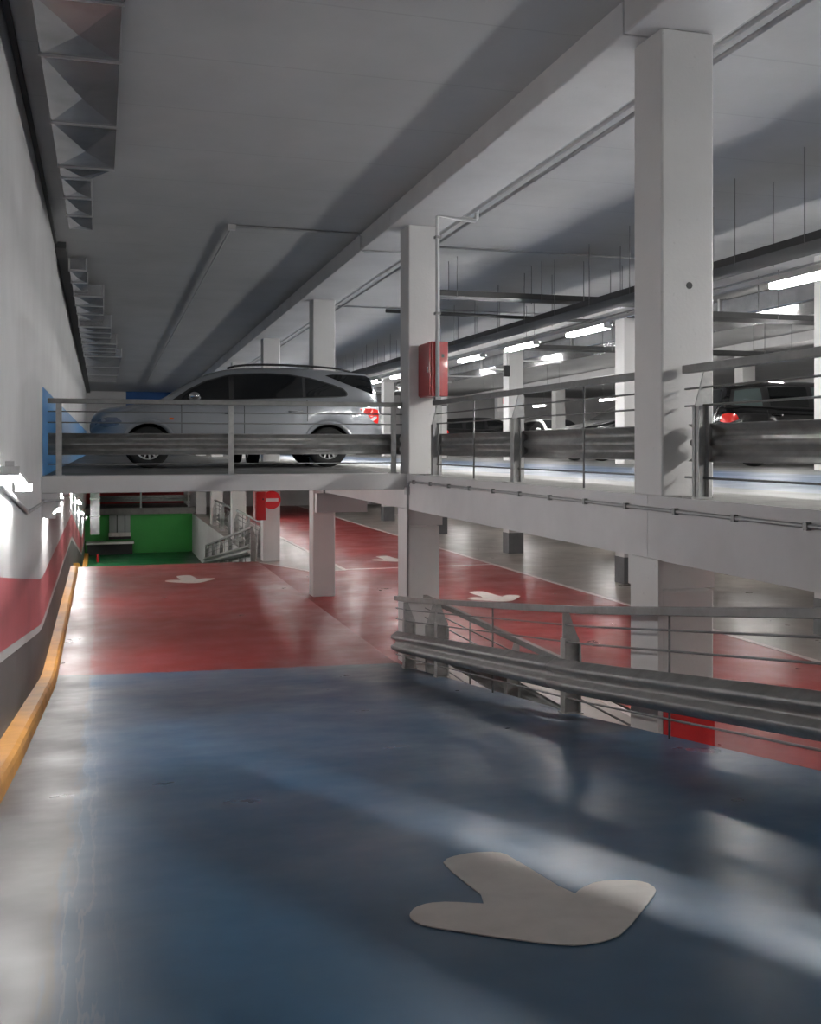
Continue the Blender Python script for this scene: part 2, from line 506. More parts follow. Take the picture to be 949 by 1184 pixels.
obj('corbel', B(3.60, 3.85, 6.584, 6.66, 1.70, 1.903), M['column'], COL[6.2, 'lo'])
for xr in (9.75, 16.5):
    for y in ROWY:
        if y < 0: continue
        nm = 'second' if xr < 10 else 'third'
        column(xr, y, .4, .38, DECK, zc(y + .4) - .225, 'white upper column of the %s row, %d bays from the front' % (nm, round((y + 5.8) / 6)))
        column(xr, y, .4, .38, 0, 2.13, 'white lower column with grey base of the %s row, %d bays from the front' % (nm, round((y + 5.8) / 6)), base=.52)

# kerb along the left wall
bm = bmesh.new()
prof = [(XW + .002, -.02), (XW + .002, .115), (-.535, .115), (-.508, .10), (-.498, .07), (-.494, -.02)]
yk = [y for y in ys2 if -7 <= y <= 23.7]
rings = [[bm.verts.new((x, y, F(y) + z)) for x, z in prof] for y in yk]
for i in range(len(rings) - 1):
    for j in range(len(prof)):
        bm.faces.new((rings[i][j], rings[i][(j + 1) % 6], rings[i + 1][(j + 1) % 6], rings[i + 1][j]))
bm.faces.new(rings[0]); bm.faces.new(rings[-1])
tag(obj('kerb', bm, M['yellow']), 'long yellow painted kerb along the foot of the left wall', 'kerb')
bm = bmesh.new()
yk = [25.5 + .5 * i for i in range(34)]
rings = [[bm.verts.new((x, y, F(y) + z)) for x, z in prof] for y in yk]
for i in range(len(rings) - 1):
    for j in range(len(prof)):
        bm.faces.new((rings[i][j], rings[i][(j + 1) % 6], rings[i + 1][(j + 1) % 6], rings[i + 1][j]))
bm.faces.new(rings[0]); bm.faces.new(rings[-1])
tag(obj('kerb', bm, M['yellow']), 'far yellow kerb beside the green floor beyond the crest', 'kerb')
# bridge bearing on the wall
bm = bmesh.new(); prism(bm, [(XW, 2.149), (-.47, 2.149), (-.47, 2.0), (-.50, 1.97), (XW, 1.86)], 1, YR - .02, YR + .5)
struct(obj('trim_4', bm, M['white']))['label'] = 'bearing block under the bridge at left wall'

# ------------------------------------------------------------------ railings
WPROF = [(0, 0), (.012, .012), (.062, .040), (.074, .060), (.070, .082), (.018, .106), (.010, .125),
         (.018, .144), (.070, .168), (.074, .190), (.062, .210), (.012, .238), (0, .25)]
def sweep(bm, pts, side, prof, th=.007):
    """pts: 3D base line; side: unit vector the profile bulges to"""
    side = Vector(side)
    full = [(a, b) for a, b in prof] + [(a - th, b) for a, b in prof[::-1]]
    rings = [[bm.verts.new(Vector(p) + side * a + Vector((0, 0, b))) for a, b in full] for p in pts]
    n = len(full)
    for i in range(len(rings) - 1):
        for j in range(n):
            bm.faces.new((rings[i][j], rings[i][(j + 1) % n], rings[i + 1][(j + 1) % n], rings[i + 1][j]))
    bm.faces.new(rings[0][::-1]); bm.faces.new(rings[-1])

def railing(label, pts, side, posts, balusters, beam=.26, gusset=True, flat=False, group=None, rail_h=.85, cables=(.13, .605, .72), joint=None, postm='post', beamgap=.03, ends=(0, 0)):
    """pts: base polyline (start -> end). posts / balusters: fractions along it. side: where the crash beam sits."""
    pts = [Vector(p) for p in pts]
    L = [0]
    for a, b in zip(pts, pts[1:]): L.append(L[-1] + (b - a).length)
    def at(t):
        s = t * L[-1]
        for i in range(len(pts) - 1):
            if s <= L[i + 1] or i == len(pts) - 2:
                return pts[i].lerp(pts[i + 1], (s - L[i]) / (L[i + 1] - L[i]))
    d = (pts[-1] - pts[0]); d.z = 0; d.normalize()
    sd = Vector(side)
    mid = at(.5)
    r = empty('guard_railing', mid)
    tag(r, label, 'railing', group)
    off = -mid
    def add(name, bm, m, smooth=False, bevel=0, parent=None):
        bmesh.ops.translate(bm, verts=bm.verts, vec=off)
        return obj(name, bm, m, parent or r, smooth, bevel)
    up = lambda p, h, s=0: p + Vector((0, 0, h)) + sd * s
    # handrail: rectangular section
    bm = bmesh.new()
    hw, hh = .028, .028
    full = [(-hw, -hh), (hw, -hh), (hw, hh), (-hw, hh)]
    pl = [pts[0] - d * ends[0]] + pts[1:-1] + [pts[-1] + d * ends[1]]
    rg = [[bm.verts.new(up(p, rail_h + b, a)) for a, b in full] for p in pl]
    for i in range(len(rg) - 1):
        for j in range(4): bm.faces.new((rg[i][j], rg[i][(j + 1) % 4], rg[i + 1][(j + 1) % 4], rg[i + 1][j]))
    bm.faces.new(rg[0][::-1]); bm.faces.new(rg[-1])
    add('handrail', bm, M['galvl'], bevel=.006)
    for c in cables:
        bm = bmesh.new(); tube(bm, [up(p, c, -.0) for p in pl], .008, 6); add('cable', bm, M['cable'], True)
    for t in posts:
        p = at(t); bm = bmesh.new()
        ax = d; n = -sd
        if flat:
            w0 = .032
            hexa(bm, [p - ax * w0 - n * .012, p + ax * w0 - n * .012, p + ax * w0 + n * .012, p - ax * w0 + n * .012] +
                 [q + Vector((0, 0, rail_h - .03)) for q in (p - ax * w0 - n * .012, p + ax * w0 - n * .012, p + ax * w0 + n * .012, p - ax * w0 + n * .012)])
        else:
            # plate post: tall flat edge, wide shoulder, chamfered top
            poly = [(-.025, 0), (.115, 0), (.115, rail_h * .70), (.085, rail_h * .78), (.03, rail_h - .03), (-.025, rail_h - .03)]
            if not gusset: poly = [(-.06, 0), (.06, 0), (.06, rail_h * .72), (.0, rail_h - .03), (-.06, rail_h - .03)]
            for th0, th1, pl2 in ((-.006, .006, poly), (-.04, .04, [(-.025, 0), (-.012, 0), (-.012, rail_h * .72), (-.025, rail_h * .72)]),
                                  (-.04, .04, [(.102, 0), (.115, 0), (.115, rail_h * .68), (.102, rail_h * .68)]) if gusset else (-.04, .04, [(.05, 0), (.06, 0), (.06, rail_h * .70), (.05, rail_h * .70)])):
                lo = [bm.verts.new(p + n * a + ax * th0 + Vector((0, 0, b))) for a, b in pl2]
                hi = [bm.verts.new(p + n * a + ax * th1 + Vector((0, 0, b))) for a, b in pl2]
                k = len(pl2)
                bm.faces.new(lo[::-1]); bm.faces.new(hi)
                for i in range(k): bm.faces.new((lo[i], lo[(i + 1) % k], hi[(i + 1) % k], hi[i]))
        po = add('post', bm, M[postm])
        bm = bmesh.new(); q = p + n * .045 if not flat else p
        e1, e2 = (ax * .06), (n * .08 if not flat else n * .04)
        b0 = [q - e1 - e2, q + e1 - e2, q + e1 + e2, q - e1 + e2]
        hexa(bm, [v + Vector((0, 0, .0)) for v in b0] + [v + Vector((0, 0, .008)) for v in b0])
        bmesh.ops.translate(bm, verts=bm.verts, vec=off); obj('base_plate', bm, M[postm], po)
    for t in balusters:
        p = at(t); bm = bmesh.new(); tube(bm, [p, up(p, rail_h)], .009, 6); add('baluster', bm, M['cable'], True)
    if beam is not None:
        js = joint or [0, 1]
        for a, b in zip(js, js[1:]):
            q = [at(a - (.012 if a > 0 else 0))] + [v for v, l in zip(pts, L) if a < l / L[-1] < b] + [at(b)]
            bm = bmesh.new(); sweep(bm, [up(v, beam, beamgap + (.004 if a > 0 else 0)) for v in q], sd, WPROF)
            cb = add('crash_beam', bm, M['galv'], True)
            for p in cb.data.polygons: p.use_smooth = len(p.vertices) == 4
    return r

HP = lambda y, x=3.41: (x, y, F(y))
def ramp_path(x, y0, y1, st=.5):
    n = max(1, int(abs(y1 - y0) / st)); return [(x, y0 + (y1 - y0) * i / n, F(y0 + (y1 - y0) * i / n)) for i in range(n + 1)]
fr = lambda y, y0, y1: (y - y0) / (y1 - y0)
railing('grey crash barrier railing sloping along the right edge of the blue ramp', ramp_path(3.42, 12.0, 1.0), (-1, 0, 0),
        [fr(y, 12.0, 1.0) for y in (11.72, 10.5, 7.33, 4.1, 1.2)], [fr(y, 12.0, 1.0) for y in (8.88, 5.8, 2.6)], beam=.17,
        joint=[0, fr(7.33, 12, 1), fr(1.2, 12, 1)], rail_h=.80, cables=(.12, .55, .68), ends=(.12, 0))
railing('railing with crash beam on upper deck between the red cabinet column and the largest column', [(3.75, 11.63, DECK + .004), (3.75, 6.62, DECK + .004)], (1, 0, 0),
        [fr(y, 11.63, 6.62) for y in (11.54, 9.07)], [fr(y, 11.63, 6.62) for y in (10.28, 7.68)], beam=.235, joint=[0, fr(9.07, 11.63, 6.62), 1], gusset=False)
railing('railing with crash beam on upper deck right of the largest column, before the black car', [(3.75, 6.15, DECK + .004), (3.75, .62, DECK + .004)], (1, 0, 0),
        [fr(y, 6.15, .62) for y in (5.93, 3.3, .8)], [fr(y, 6.15, .62) for y in (4.6, 2.0)], beam=.235, gusset=False)
railing('dim railing on the lower floor behind the blue ramp barrier', [(3.75, 12.0, .003), (3.75, 6.62, .003)], (1, 0, 0),
        [fr(y, 12.0, 6.62) for y in (11.6, 9.1)], [fr(y, 12.0, 6.62) for y in (10.4, 7.8)], beam=.2)
railing('straight railing with crash beam along the bridge in front of silver car', [(XW + .06, YR + .12, DECK + .011), (3.58, YR + .12, DECK + .011)], (0, 1, 0),
        [fr(x, XW + .06, 3.58) for x in (-.47, 1.47, 3.47)], [], beam=.235, flat=True, cables=(.13, .605, .73), beamgap=.05)
railing('small far railing sloping down beside the green ramp', ramp_path(3.40, 24.7, 36.0, 1.0), (-1, 0, 0),
        [i / 5 for i in range(6)], [.1, .3, .5, .7, .9], beam=.17, rail_h=.82, cables=(.12, .42, .56, .69))
railing('far railing on the lower floor between the sign column and the next one', [(3.7, 29.9, .003), (3.7, 24.8, .003)], (1, 0, 0), [.05, .5, .95], [.25, .75], beam=.2)
railing('farthest railing on the lower floor edge above the green ramp', [(3.7, 35.9, .003), (3.7, 30.8, .003)], (1, 0, 0), [.05, .5, .95], [.25, .75], beam=.2)
railing('railing across the far red wall above the green wall', [(-.3, 42.5, .272), (3.4, 42.5, .272)], (0, 1, 0), [.02, .48, .98], [], beam=.235, flat=True)

# ------------------------------------------------------------------ lamps
def lamp(name, label, loc, rot=None, group=None, L=1.2, m='lamp', two=False, body=True, hang=0):
    r = empty(name, loc); tag(r, label, 'lamp', group)
    bm = bmesh.new(); box(bm, -.03, .03, -L / 2 - .03, L / 2 + .03, .034, .07)
    if two: prism(bm, [(-.085, .030), (-.06, .036), (.06, .036), (.085, .030), (.085, .035), (.06, .041), (-.06, .041), (-.085, .035)], 1, -L / 2 - .03, L / 2 + .03)  # reflector wings added to limit the light thrown up at the ceiling
    obj('housing', bm, M['lampbody'], r, bevel=0 if two else .005)
    for dx in ((-.045, .045) if two else (0,)):
        bm = bmesh.new(); tube(bm, [(dx, -L / 2, 0), (dx, L / 2, 0)], .023, 8); obj('tube', bm, M[m], r, True)
    for s in (-1, 1):
        obj('end_cap', B(-.06, .06, s * (L / 2 + .015) - .012, s * (L / 2 + .015) + .012, -.022, .035), M['lampbody'], r)
    if hang:
        for s in (-.4, .4): obj('hanger', T([(0, s, .07), (0, s, hang)], .004, 5), M['cable'], r)
    if rot: r.rotation_euler = rot
    return r
k = 0
for y in [8.8 - 2.5 * 5 + 2.5 * i for i in range(19)]:
    l = 'lit twin tube lamp on hanging trunking, %s' % ('nearest in view, cut by the right picture edge' if abs(y - 8.8) < .1 else
        'second visible one, right beside the largest column' if abs(y - 13.8) < .1 else 'third visible one, above second row column' if abs(y - 16.3) < .1 else
        'fourth visible one, near the red cabinet' if abs(y - 18.8) < .1 else 'seen just left of the red cabinet column' if abs(y - 23.8) < .1 else 'about %d m from the front wall' % round(y + 7))
    lamp('tube_lamp', l, (6.8, y, 4.36), None, 'tube lamps on the hanging trunking', m='lamp', two=True); k += 1
bm = bmesh.new(); box(bm, 6.775, 6.825, -4.5, 43, 4.432, 4.475)
tr = tag(obj('lamp_trunking', bm, M['pipew']), 'long white trunking that carries the row of tube lamps', 'trunking')
bm = bmesh.new(); box(bm, 6.9, 6.92, -4.5, 43, 4.52, 4.54); obj('conduit', bm, M['pipe'], tr)
n = 0
for y in [1.5 + 5 * i for i in range(9)]:
    n += 1; lamp('tube_lamp', 'lit tube lamp of the middle upper row, number %d bays deep over the deck' % n, (12.0, y, 4.36), None, 'tube lamps over the second bay', hang=1.0)
n = 0
for y in [3.5 + 6 * i for i in range(7)]:
    n += 1; lamp('tube_lamp', 'lit tube lamp of the far right upper row, %d bays deep' % n, (17.3, y, 4.36), None, 'tube lamps over the far bay', hang=1.0)
n = 0
for y in [-2 + 4.0 * i for i in range(11)]:
    n += 1; lamp('tube_lamp', 'lit tube lamp under the upper deck over the red lane, %d in from the front' % n, (6.3, y, 2.045), None, 'tube lamps under the deck', m='lampl')
n = 0
for y in [0 + 6.0 * i for i in range(8)]:
    n += 1; lamp('tube_lamp', 'lit tube lamp under the upper deck over the grey bays, %d in from the front' % n, (12.6, y, 2.045), None, 'tube lamps under the deck over bays', m='lampl')
WALLT = {7.7: 'nearest lit tube lamp on the left wall above the kerb', 13.1: 'lit wall lamp just behind the bridge edge', 18.5: 'second lit wall lamp behind the bridge',
         24: 'third lit wall lamp behind the bridge', 27.3: 'lit wall lamp over the start of the green ramp', 31.2: 'lit wall lamp midway down the green ramp', 38: 'farthest lit wall lamp above green floor',
         -5.6: 'lit wall lamp beside the viewpoint'}
for y, l in WALLT.items():
    h = 1.86 if y < 12 else (1.88 if y < 20 else 1.7)
    r = lamp('wall_lamp', l, (XW + .085, y, F(y) + h), None, 'tube lamps on the left wall', m='lampw')
    ang = math.atan((F(y + .3) - F(y - .3)) / .6)
    r.rotation_euler = (ang, math.radians(-90), 0) if False else (ang, 0, 0)
    obj('bracket', B(-.083, -.02, -.3, .3, .035, .065), M['lampbody'], r)

# conduit and box by the near wall lamp
r = empty('wall_conduit', (XW + .02, 7.2, 2.45)); tag(r, 'dark conduit from near wall lamp to the bridge corner', 'conduit')
obj('pipe', T([(0, 0, -.02), (0, 2.6, -.36), (0, 4.9, -.40), (.0, 5.04, -.38), (.22, 5.04, -.37)], .016), M['pipe'], r, True)
obj('junction_box', B(XW, XW + .11, 5.2, 5.75, 2.62, 2.80), M['signgrey'], bevel=.006)
tag(bpy.data.objects['junction_box'], 'grey box on left wall above the nearest wall lamp', 'box')

# ------------------------------------------------------------------ ducts at the ceiling
def duct_piece(parent, x0, x1, y0, y1, z0, name='duct_section', x0b=None, x1b=None, flange=True):
    """x0..x1 at y0, x0b..x1b at y1; hangs from the ceiling"""
    x0b = x0 if x0b is None else x0b; x1b = x1 if x1b is None else x1b
    bm = bmesh.new()
    t0, t1 = zc(y0) - .05, zc(y1) - .05
    pts = [(x0, y0, z0), (x1, y0, z0), (x1b, y1, z0), (x0b, y1, z0), (x0, y0, t0), (x1, y0, t0), (x1b, y1, t1), (x0b, y1, t1)]
    hexa(bm, pts)
    # cross-break: the sheet is creased to a point in the middle of its underside
    bm.faces.ensure_lookup_table()
    f = min(bm.faces, key=lambda q: q.calc_center_median().z)
    c = bm.verts.new(f.calc_center_median() + Vector((0, 0, -.035)))
    vs = list(f.verts); bm.faces.remove(f)
    for i in range(4): bm.faces.new((vs[i], vs[(i + 1) % 4], c))
    o = obj(name, bm, M['duct'], parent)
    if flange:
        e = .016; bm = bmesh.new()
        box(bm, x0 - e, x1 + e, y0 - .012, y0 + .012, z0 - e, z0 + .012); box(bm, x0 - e, x0 + .01, y0 - .012, y0 + .012, z0, t0); box(bm, x1 - .01, x1 + e, y0 - .012, y0 + .012, z0, t0)
        obj('flange', bm, M['ductrim'], o)
    return o
d1 = empty('air_duct', (0, 0, 0)); tag(d1, 'near metal air duct narrowing in steps below the left ceiling edge', 'duct')
duct_piece(d1, -.42, .27, -2.0, .4, 5.37); duct_piece(d1, -.42, .27, .4, 2.8, 5.37); duct_piece(d1, -.42, .27, 2.8, 5.9, 5.37)
duct_piece(d1, -.42, .27, 5.9, 6.55, 5.37, x1b=.125)
for a, b in ((6.55, 7.55), (7.55, 9.1), (9.1, 10.5)): duct_piece(d1, -.405, .115, a, b, 5.37)
duct_piece(d1, -.395, .105, 10.5, 10.95, 5.37, x1b=-.115)
for a, b in ((10.95, 11.8), (11.8, 12.7), (12.7, 13.5)): duct_piece(d1, -.39, -.115, a, b, 5.37)
d2 = empty('air_duct', (0, 0, 0)); tag(d2, 'far metal air duct widening in steps above the silver car', 'duct')
for a, b in ((16.4, 17.6), (17.6, 18.7)): duct_piece(d2, -.47, -.23, a, b, 5.33)
prevx = -.23
for y0, x1, z0, y1 in ((18.75, .02, 5.27, 22.45), (22.5, .18, 5.16, 25.7), (25.75, .33, 5.13, 28.9), (28.95, .5, 5.09, 40.0)):
    st = (y1 - y0) / 3
    for i in range(3): duct_piece(d2, -.46, x1, y0 + st * i, y0 + st * (i + 1), z0, flange=True)
# vertical silver duct near the far end
d3 = empty('vertical_duct', (-.2, 40, 0)); tag(d3, 'silver upright duct at the far left by the green wall', 'duct')
obj('shaft', B(-.22, .12, -.2, .2, -.55, 2.16), M['duct'], d3, bevel=.01)
for z in (.1, .75, 1.4): obj('flange', B(-.24, .14, -.22, .22, z, z + .03), M['ductrim'], d3)
d4 = empty('wall_hatch', (.65, 42.55, -.9)); tag(d4, 'small grey grille recess with pink ledge in the green wall', 'hatch')
bm = bmesh.new(); box(bm, -.38, .42, -.03, .04, 0, .95); obj('panel', bm, M['signgrey'], d4)
for x in (-.1, .2): obj('bar', B(x, x + .03, -.05, -.03, .2, .95), M['black'], d4)
obj('ledge', B(-.4, .44, -.16, -.03, .05, .2), M['line'], d4); obj('sill', B(-.4, .44, -.14, .0, -.05, .05), M['black'], d4)
d5 = empty('bench_shelf', (.15, 42.3, -1.53)); tag(d5, 'white shelf over a dark recess at the foot of the green wall', 'shelf')
obj('shelf_top', B(-.75, 1.05, -.3, .25, .42, .5), M['signwhite'], d5); obj('dark_front', B(-.7, 1.0, -.1, .2, 0, .42), M['black'], d5)
e = empty('fire_extinguisher', (-.15, 39.6, F(39.6))); tag(e, 'tiny red fire extinguisher on green floor at far left', 'fire extinguisher')
bm = bmesh.new(); rg = lathe(bm, [(.001, 0), (.085, 0), (.09, .03), (.09, .45), (.06, .53), (.03, .56), (.001, .57)], n=16)
bmesh.ops.rotate(bm, verts=bm.verts, cent=(0, 0, 0), matrix=Matrix.Rotation(PI / 2, 3, 'X'))
obj('cylinder', bm, M['redbox'], e, True); obj('valve', B(-.05, .05, -.02, .02, .56, .64), M['black'], e)

# dark strips along the wall-ceiling corner, the near one in place of a shadow gap
def sloped_box(bm, x0, x1, y0, y1, a, b):
    hexa(bm, [(x0, y0, zc(y0) - a), (x1, y0, zc(y0) - a), (x1, y1, zc(y1) - a), (x0, y1, zc(y1) - a),
              (x0, y0, zc(y0) - b), (x1, y0, zc(y0) - b), (x1, y1, zc(y1) - b), (x0, y1, zc(y1) - b)])
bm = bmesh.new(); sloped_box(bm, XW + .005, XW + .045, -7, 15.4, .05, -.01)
tag(obj('corner_dark_strip', bm, M['tray']), 'narrow dark strip standing for the shadow gap above near left wall', 'cable tray')
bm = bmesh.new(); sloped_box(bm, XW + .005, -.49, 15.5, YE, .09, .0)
tag(obj('corner_dark_strip', bm, M['tray']), 'wider dark strip in the corner above far left wall', 'cable tray')

# ------------------------------------------------------------------ pipes, trays
for i, (x, dz, r_, m_) in enumerate(((4.19, .10, .035, 'pipe'), (4.29, .13, .022, 'pipew'), (4.40, .15, .022, 'pipe'))):
    tag(obj('ceiling_pipe', T([(x, y, zc(y) - dz) for y in (-6.5, YE - .5)], r_, 10), M[m_], None, True),
        ('thick grey pipe nearest the long roof beam', 'thin pale pipe, middle of the three beside the roof beam', 'thin grey pipe, outermost of the three beside the roof beam')[i], 'pipe', 'pipes beside the roof beam')
r = empty('fire_pipe', (3.97, 12.0, DECK)); tag(r, 'white upright pipe passing in front of the red cabinet', 'pipe')
x_, y_ = 3.80, 11.67
obj('riser', T([(x_ - 3.97, y_ - 12, .55), (x_ - 3.97, y_ - 12, 3.06), (x_ - 3.95, y_ - 12, 3.09), (.34, y_ - 12 + .1, 3.06), (.36, y_ - 11.9, 3.09), (.36, y_ - 11.9, 3.22)], .026, 10), M['pipew'], r, True)
obj('feed', T([(-.17, -.22, .93), (-.17, -.22, .85), (-.1, -.24, .84), (-.05, -.33, .845)], .02, 8), M['pipe'], r, True)
for z in (.9, 1.9, 2.8): obj('clip', B(x_ - 4.005, x_ - 3.935, y_ - 12.035, y_ - 11.965, z, z + .03), M['galv'], r)
r = empty('ceiling_conduit', (1.64, 13.8, 0)); tag(r, 'thin grey conduit along the ceiling above the silver car', 'conduit')
pp = [(0, y - 13.8, zc(y) - .03) for y in (44, 30, 13.85)] + [(.04, 0, zc(13.8) - .02), (1.72, 0, zc(13.8) - .02), (1.755, 0, zc(13.8) - .06), (1.755, 0, zc(13.8) - .24), (1.8, 0, zc(13.8) - .25), (2.6, 0, zc(13.8) - .25)]
obj('pipe', T(pp, .016, 8), M['pipe'], r, True)
obj('corner_box', B(-.05, .05, -.05, .05, zc(13.8) - .07, zc(13.8) - .001), M['pipew'], r)
for x0, x1, y, dz, rr, lab in ((4.5, 8.6, 14.3, .03, .014, 'thin conduit crossing the ceiling right of the red cabinet column'),
                               (4.5, 9.4, 20.2, .03, .014, 'thin conduit crossing the ceiling farther back above deck')):
    tag(obj('ceiling_conduit', T([(x0, y, zc(y) - dz), (x1, y, zc(y) - dz)], rr, 8), M['pipe'], None, True), lab, 'conduit')
tag(obj('cross_pipe', T([(4.45, 16.4, 4.90), (8.3, 16.4, 4.86)], .03, 8), M['tray'], None, True), 'dark pipe crossing below the ceiling behind the red cabinet', 'pipe')

def cable_tray(label, x0, x1, y0, y1, z, rods, along_y=True):
    r = empty('cable_tray', ((x0 + x1) / 2, (y0 + y1) / 2, z)); tag(r, label, 'cable tray')
    cx, cy = r.location.x, r.location.y
    bm = bmesh.new(); a, b, c, d_ = x0 - cx, x1 - cx, y0 - cy, y1 - cy
    box(bm, a, b, c, d_, 0, .012)
    if along_y: box(bm, a, a + .012, c, d_, .012, .085); box(bm, b - .012, b, c, d_, .012, .085)
    else: box(bm, a, b, c, c + .012, .012, .085); box(bm, a, b, d_ - .012, d_, .012, .085)
    obj('tray', bm, M['tray'], r)
    if along_y:
        bm = bmesh.new()
        for q in range(4): tube(bm, [(a + .08 + q * .1, c, .03), (a + .08 + q * .1, d_, .03)], .018, 6)
        obj('cables', bm, M['black'], r, True)
    for x, y in rods:
        obj('hanger_rod', T([(x - cx, y - cy, -.02), (x - cx, y - cy, zc(y) - z - .002)], .0065, 5), M['cable'], r)
    return r
cable_tray('long dark cable tray hung from rods above the row of lamps', 6.75, 7.25, -5, 43, 4.72,
           [(x, 8.85 + 1.2 * i) for i in range(-4, 26) for x in (6.75, 7.25)])
cable_tray('dark cable tray crossing below ceiling above the deck railing', 4.7, 8.6, 15.0, 15.4, 4.98, [(x, y) for x in (5.2, 6.6, 8.0) for y in (15.0, 15.4)], False)
cable_tray('dark cable tray crossing above the black car', 7.6, 18, 13.6, 14.1, 4.62, [(x, y) for x in (8.2, 9.9, 13.5, 16) for y in (13.6, 14.1)], False)
cable_tray('second dark cable tray crossing farther behind the black car', 7.6, 18, 19.0, 19.4, 4.62, [(x, y) for x in (8.2, 9.9, 13.5, 16) for y in (19.0, 19.4)], False)
# big foil-wrapped duct on the right
d6 = empty('insulated_duct', (10.95, 26, 4.92)); tag(d6, 'large foil covered duct over the deck on the right', 'duct')
for i in range(10):
    y = -13 + 3.0 * i
    bm = bmesh.new(); 
    box(bm, -.5, .6, y, y + 2.96, 0, .34)
    obj('duct_section', bm, M['duct'], d6, bevel=.03)
    bm = bmesh.new(); box(bm, -.53, .63, y - .03, y + .03, -.03, .36); obj('flange', bm, M['ductrim'], d6)
    for x in (-.5, .6): obj('hanger_rod', T([(x, y + 1.5, .3), (x, y + 1.5, zc(26 + y + 1.5) - 4.925)], .008, 5), M['cable'], d6)
# conduit along the deck edge
r = empty('edge_conduit', (3.585, 12.1, 2.25)); tag(r, 'thin grey conduit clipped along the white deck edge and down the column', 'conduit')
obj('pipe', T([(.0, -12, 0), (0, -6, 0), (0, -.02, 0), (-.0, .06, -.03), (-.0, .09, -.1), (0, .09, -1.4)], .013, 8), M['pipe'], r, True)
for i in range(18): obj('clip', B(-.02, .012, -11.4 + .66 * i, -11.37 + .66 * i, -.022, .022), M['galv'], r)
obj('junction_box', B(-.03, .015, .05, .14, -.16, -.06), M['pipe'], r)

# ------------------------------------------------------------------ cabinets and signs
def hose_cabinet(label, loc, rz=0):
    r = empty('fire_hose_cabinet', loc, rz); tag(r, label, 'fire cabinet', 'red fire hose cabinets')
    obj('body', B(0, .21, -.48, 0, 0, .65), M['redbox'], r, bevel=.008)
    obj('door', B(-.018, 0, -.465, -.015, .015, .635), M['redbox'], r, bevel=.005)
    obj('door_rim', B(-.024, -.018, -.47, -.45, .01, .64), M['redbox'], r)
    obj('latch', B(-.03, -.018, -.44, -.41, .28, .35), M['chrome'], r)
    obj('lock', B(.13, .16, -.488, -.48, .46, .50), M['black'], r)
    return r
hose_cabinet('red fire hose cabinet on the column at the bridge corner', (3.735, 12.19, 3.275))
hose_cabinet('red fire hose cabinet hung low at the no entry column, under the bridge', (3.38, 24.18, 1.0))

# no-entry sign
r = empty('no_entry_sign', (3.80, 24.196, 1.435)); tag(r, 'round red no entry sign with white bar on far column', 'sign')
bm = bmesh.new(); rg = lathe(bm, [(.001, -.012), (.205, -.012), (.215, -.008), (.215, .0), (.001, 0)], n=40); obj('disc', bm, M['signred'], r)
obj('bar', B(-.155, .155, -.017, -.012, -.037, .037), M['signwhite'], r)
r = empty('hanging_sign', (3.87, 17.1, 1.575)); tag(r, 'blank grey box sign hung under the bridge before a white column', 'sign')
obj('case', B(-.43, .43, -.06, .06, 0, .32), M['signgrey'], r, bevel=.006)
obj('end_panel', B(-.445, -.43, -.06, .06, 0, .32), M['signwhite'], r)
for x in (-.3, .3): obj('bracket', B(x - .015, x + .015, -.01, .01, .32, .597), M['galv'], r)
obj('feed_cable', T([(.43, 0, .2), (.52, 0, .16), (.6, 0, .2), (.64, 0, .33), (.62, 0, .57)], .012, 6), M['black'], r, True)
r = empty('extinguisher_sign', (16.7, 42.19, 4.33)); tag(r, 'white board with red extinguisher symbol on a far column', 'sign')
obj('board', B(-.22, .26, -.015, 0, -.1, .62), M['signwhite'], r)
bm = bmesh.new(); tube(bm, [(.07, -.016, .22), (.07, -.016, .40), (.07, -.016, .44)], .06, 10); obj('symbol', bm, M['signred'], r)
obj('symbol_nozzle', B(.02, .13, -.03, -.015, .45, .49), M['signred'], r)
e.scale = (.55, .55, .55)
e2 = copy_tree(e); e2.scale = (1, 1, 1); e2.location = (16.6, 42.0, DECK); tag(e2, 'red fire extinguisher standing at foot of a far upper column', 'fire extinguisher')
r = empty('column_box', (9.70, 24.2, 4.55)); tag(r, 'small dark box with white conduit on second row column', 'box')
obj('case', B(-.10, .05, -.09, 0, -.12, .16), M['black'], r, bevel=.005); obj('conduit', T([(0, -.03, .16), (0, -.03, .7)], .02, 6), M['pipew'], r, True)

# ------------------------------------------------------------------ cars
def interp(tab, s):
    if s <= tab[0][0]: return tab[0][1]
    for (a, va), (b, vb) in zip(tab, tab[1:]):
        if s <= b:
            t = (s - a) / (b - a); return va + (vb - va) * t
    return tab[-1][1]

def smooth_tab(tab, n=3):
    """round the corners of a profile table"""
    for _ in range(n):
        o = [tab[0]]
        for (a, va), (b, vb) in zip(tab, tab[1:]):
            o.append((a + (b - a) * .25, va + (vb - va) * .25)); o.append((a + (b - a) * .75, va + (vb - va) * .75))
        o.append(tab[-1]); tab = o
    return tab

